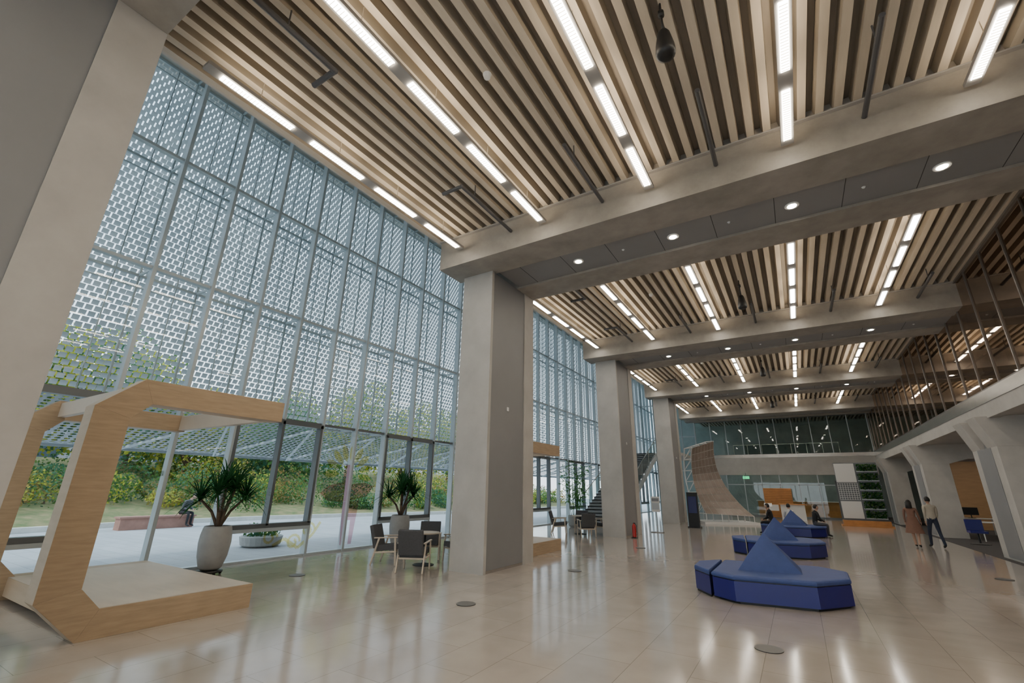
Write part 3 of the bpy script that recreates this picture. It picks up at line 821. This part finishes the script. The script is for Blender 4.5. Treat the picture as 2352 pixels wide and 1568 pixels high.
def sit(lean=.05,seat=.44,armf=.3):
    p=seat+.10
    return dict(pelvis=(0,0,p),spine=(0,lean*.4,p+.17),chest=(0,lean*1.2,p+.38),neck=(0,lean*2,p+.53),headb=(0,lean*2.6,p+.59),
      shL=(-.175,lean*1.5,p+.46),elL=(-.215,armf*.45,p+.20),wrL=(-.12,armf*1.1,p+.10),paL=(-.09,armf*1.1+.06,p+.08),
      shR=(.175,lean*1.5,p+.46),elR=(.215,armf*.45,p+.20),wrR=(.12,armf*1.1,p+.10),paR=(.09,armf*1.1+.06,p+.08),
      hipL=(-.09,.02,p-.02),knL=(-.11,.44,p-.02),anL=(-.11,.42,.09),toL=(-.12,.57,.035),
      hipR=(.09,.02,p-.02),knR=(.11,.44,p-.02),anR=(.11,.42,.09),toR=(.12,.57,.035))
def C(n,c): return pbr('cloth_'+n,c,.85,var=.08,scale=10)
cream=C('cream',(.50,.46,.38)); denim=C('denim',(.03,.04,.07)); brown=C('brown',(.22,.12,.085)); dk=C('dark',(.02,.02,.022)); gr=C('grey',(.10,.10,.11)); wh=C('white',(.55,.55,.55))
human('walking_man',(3.9,22.3,0),.25,.97,stand(.24,.12),dict(torso=cream,arm=cream,fore=cream,leg=denim,shin=denim,shoe=dk))
human('walking_woman',(3.3,22.0,0),-.35,.90,stand(.18,.08),dict(torso=brown,arm=brown,fore=brown,leg=brown,shin=skin_m,shoe=dk),skirt=(1.12,.52,.135,.26,brown),hair='long',head_tilt=.15)
human('seated_person',(-1.2,24.25,0),1.35,.97,sit(.05,.43),dict(torso=dk,arm=dk,fore=dk,leg=dk,shin=dk,shoe=dk))
human('seated_person',(-.5,25.0,0),.1,.97,sit(.06,.43),dict(torso=wh,arm=wh,fore=skin_m,leg=dk,shin=dk,shoe=dk))
human('seated_person',(.40,24.45,0),-1.2,.97,sit(.05,.43),dict(torso=dk,arm=dk,fore=dk,leg=gr,shin=gr,shoe=dk))

# ---------------------------------------------------------------- exterior
b=MB(); b.box(-60,-11.5,-40,90,-.2,-.03,plaza_m); b.obj('ground_plaza')
b=MB()
b.box(-23.1,-22.6,7.9,10.5,-.03,.40,stone_red); b.box(-23.15,-22.55,7.85,10.55,.40,.46,stone_red)
b.obj('stone_bench')
human('seated_person_outdoors',(-22.9,10.1,0),-1.15,1.0,sit(.16,.47,.36),dict(torso=gr,arm=gr,fore=gr,leg=dk,shin=dk,shoe=dk),head_tilt=.5)
b=MB()
pts=[(-19.0,-8),(-21.5,-2),(-23.5,4),(-24.8,9.5),(-24.6,15),(-23.5,20),(-21.5,26),(-20.5,34),(-20,48)]
for a,c in zip(pts[:-1],pts[1:]):
    b.beam((a[0],a[1],.06),(c[0],c[1],.06),.3,.2,curb_m)
b.obj('planting_bed_curb')
b=MB()
for a,c in zip(pts[:-1],pts[1:]):
    b.face([(a[0],a[1],.1),(c[0],c[1],.1),(c[0]-5,c[1],.9),(a[0]-5,a[1],.9)],grass)
    b.face([(a[0]-5,a[1],.9),(c[0]-5,c[1],.9),(c[0]-16,c[1],3.2),(a[0]-16,a[1],3.2)],grass)
b.obj('ground_planting_bank')
b=MB()
bw=pbr('neighbour_wall',(.50,.48,.52),.8,var=.15,scale=.4); bg_=pbr('neighbour_glass',(.10,.13,.16),.15)
b.box(-52,-46,-10,60,0,9,bw)
for k in range(16):
    for j in range(2): b.box(-46.02,-45.95,-8+k*4.2,-5.6+k*4.2,3.2+j*2.9,5.0+j*2.9,bg_)
b.box(-52.3,-45.6,-10.3,60.3,9,9.3,alum_dk)
b.obj('neighbouring_building')
def foliage(b,c,r,n,size,mats,shell=.5):
    for k in range(n):
        while True:
            q=Vector((random.uniform(-1,1),random.uniform(-1,1),random.uniform(-1,1)))
            if shell<q.length<1: break
        P=Vector((c[0]+q.x*r[0],c[1]+q.y*r[1],c[2]+q.z*r[2]))
        d=Vector((random.uniform(-1,1),random.uniform(-1,1),random.uniform(-1,1))).normalized();s_=d.orthogonal().normalized()
        L=size*random.uniform(.6,1.3)
        b.face([P-d*L,P+s_*L*.6,P+d*L,P-s_*L*.6],random.choice(mats))
def lerp_bed(y):
    for a,c in zip(pts[:-1],pts[1:]):
        if a[1]<=y<=c[1]: return a[0]+(c[0]-a[0])*(y-a[1])/(c[1]-a[1])
    return -20
random.seed(11)
for k in range(84):
    y=-6+k*.62; off=random.uniform(0,6.2)
    r=random.uniform(.45,.95)+off*.15
    x=lerp_bed(y)-.25-r*1.15-off
    depth=lerp_bed(y)-x; z=.1+.16*depth
    b=MB(); foliage(b,(x,y,z+r*.55),(r*1.15,r*1.15,r*random.uniform(.6,1.1)),560,.075,random.choice(([lf1,lf1,lf4],[lf4,lf4,lf1],[lf3,lf1],[lf1,lf2],[lf3,lf3,lf2])))
    b.cyl((x,y,z-.1),(x,y,z+r*.4),.05,.03,6,trunk_m)
    b.obj('shrub')
for k,(x,y,h,m) in enumerate(((-33,0.5,12,[lf2,lf1]),(-33,4.5,13,[lf2,lf2,lf1]),(-34,9,11,[lf2,lf4]),(-35,15,8,[lf1,lf2]),(-33,20,8,[lf4,lf1]),(-32,26,11,[lf2,lf1]),(-32,32,10,[lf2,lf2,lf1]),(-32,39,11,[lf1,lf2]),(-31,-4,10,[lf1,lf3]),(-38,23,10,[lf2,lf1]),(-39,13,11,[lf1,lf2]),(-38,3,13,[lf2,lf2,lf1]))):
    b=MB(); z=1.9
    b.cyl((x,y,z-.5),(x,y,h*.55),.17,.09,8,trunk_m)
    for j in range(5):
        a=j*1.3; b.cyl((x,y,h*.35),(x+1.6*math.cos(a),y+1.6*math.sin(a),h*.72),.07,.03,6,trunk_m)
    for j in range(10):
        a=j*.9; rr=2.0 if j else 0
        foliage(b,(x+rr*math.cos(a),y+rr*math.sin(a),h*(.42+.13*(j%4))),(1.7,1.8,1.6),420,.16,m,.2)
    b.obj('tree')
b=MB(); b.lathe([(.45,0),(.55,.05),(.6,.28),(.55,.30),(.02,.28)],(-14.2,8.6,-.02),pot_m,24); foliage(b,(-14.2,8.6,.42),(.55,.55,.22),500,.05,[lf1,lf4],.1); b.obj('outdoor_planter')

# ---------------------------------------------------------------- world & lights
w=bpy.data.worlds.new('World'); S.world=w; w.use_nodes=True
nt=w.node_tree; nt.nodes.clear()
out=nt.nodes.new('ShaderNodeOutputWorld'); bg=nt.nodes.new('ShaderNodeBackground')
tc=nt.nodes.new('ShaderNodeTexCoord'); sp=nt.nodes.new('ShaderNodeSeparateXYZ'); nt.links.new(tc.outputs['Generated'],sp.inputs[0])
r=nt.nodes.new('ShaderNodeValToRGB'); r.color_ramp.elements[0].position=.0; r.color_ramp.elements[0].color=(.90,.94,.97,1)
r.color_ramp.elements[1].position=.6; r.color_ramp.elements[1].color=(.60,.76,.92,1)
nt.links.new(sp.outputs[2],r.inputs[0]); nt.links.new(r.outputs[0],bg.inputs[0]); bg.inputs[1].default_value=3.0
nt.links.new(bg.outputs[0],out.inputs[0])
sl=bpy.data.lights.new('sun','SUN'); sl.energy=1.8; sl.angle=math.radians(12); sl.color=(1,.95,.86)
so=bpy.data.objects.new('sun',sl); COL.objects.link(so); so.rotation_euler=(math.radians(35),math.radians(-10),0)

# ---------------------------------------------------------------- camera
f=1020.0; cx,cy=1176.0,784.0
Yc=Vector((1835-cx,-(1132-cy),-f)).normalized()
Zc=Vector((1225-cx,-(-2300-cy),-f)); Zc=(Zc-Yc*Zc.dot(Yc)).normalized()
Xc=Yc.cross(Zc)
R=Matrix((Xc,Yc,Zc))
cam=bpy.data.cameras.new('camera'); cam.sensor_width=36; cam.lens=36*f/2352; cam.clip_end=500; cam.clip_start=.05
co=bpy.data.objects.new('camera',cam); COL.objects.link(co)
co.matrix_world=Matrix.Translation((0,0,1.75))@R.to_4x4()
S.camera=co
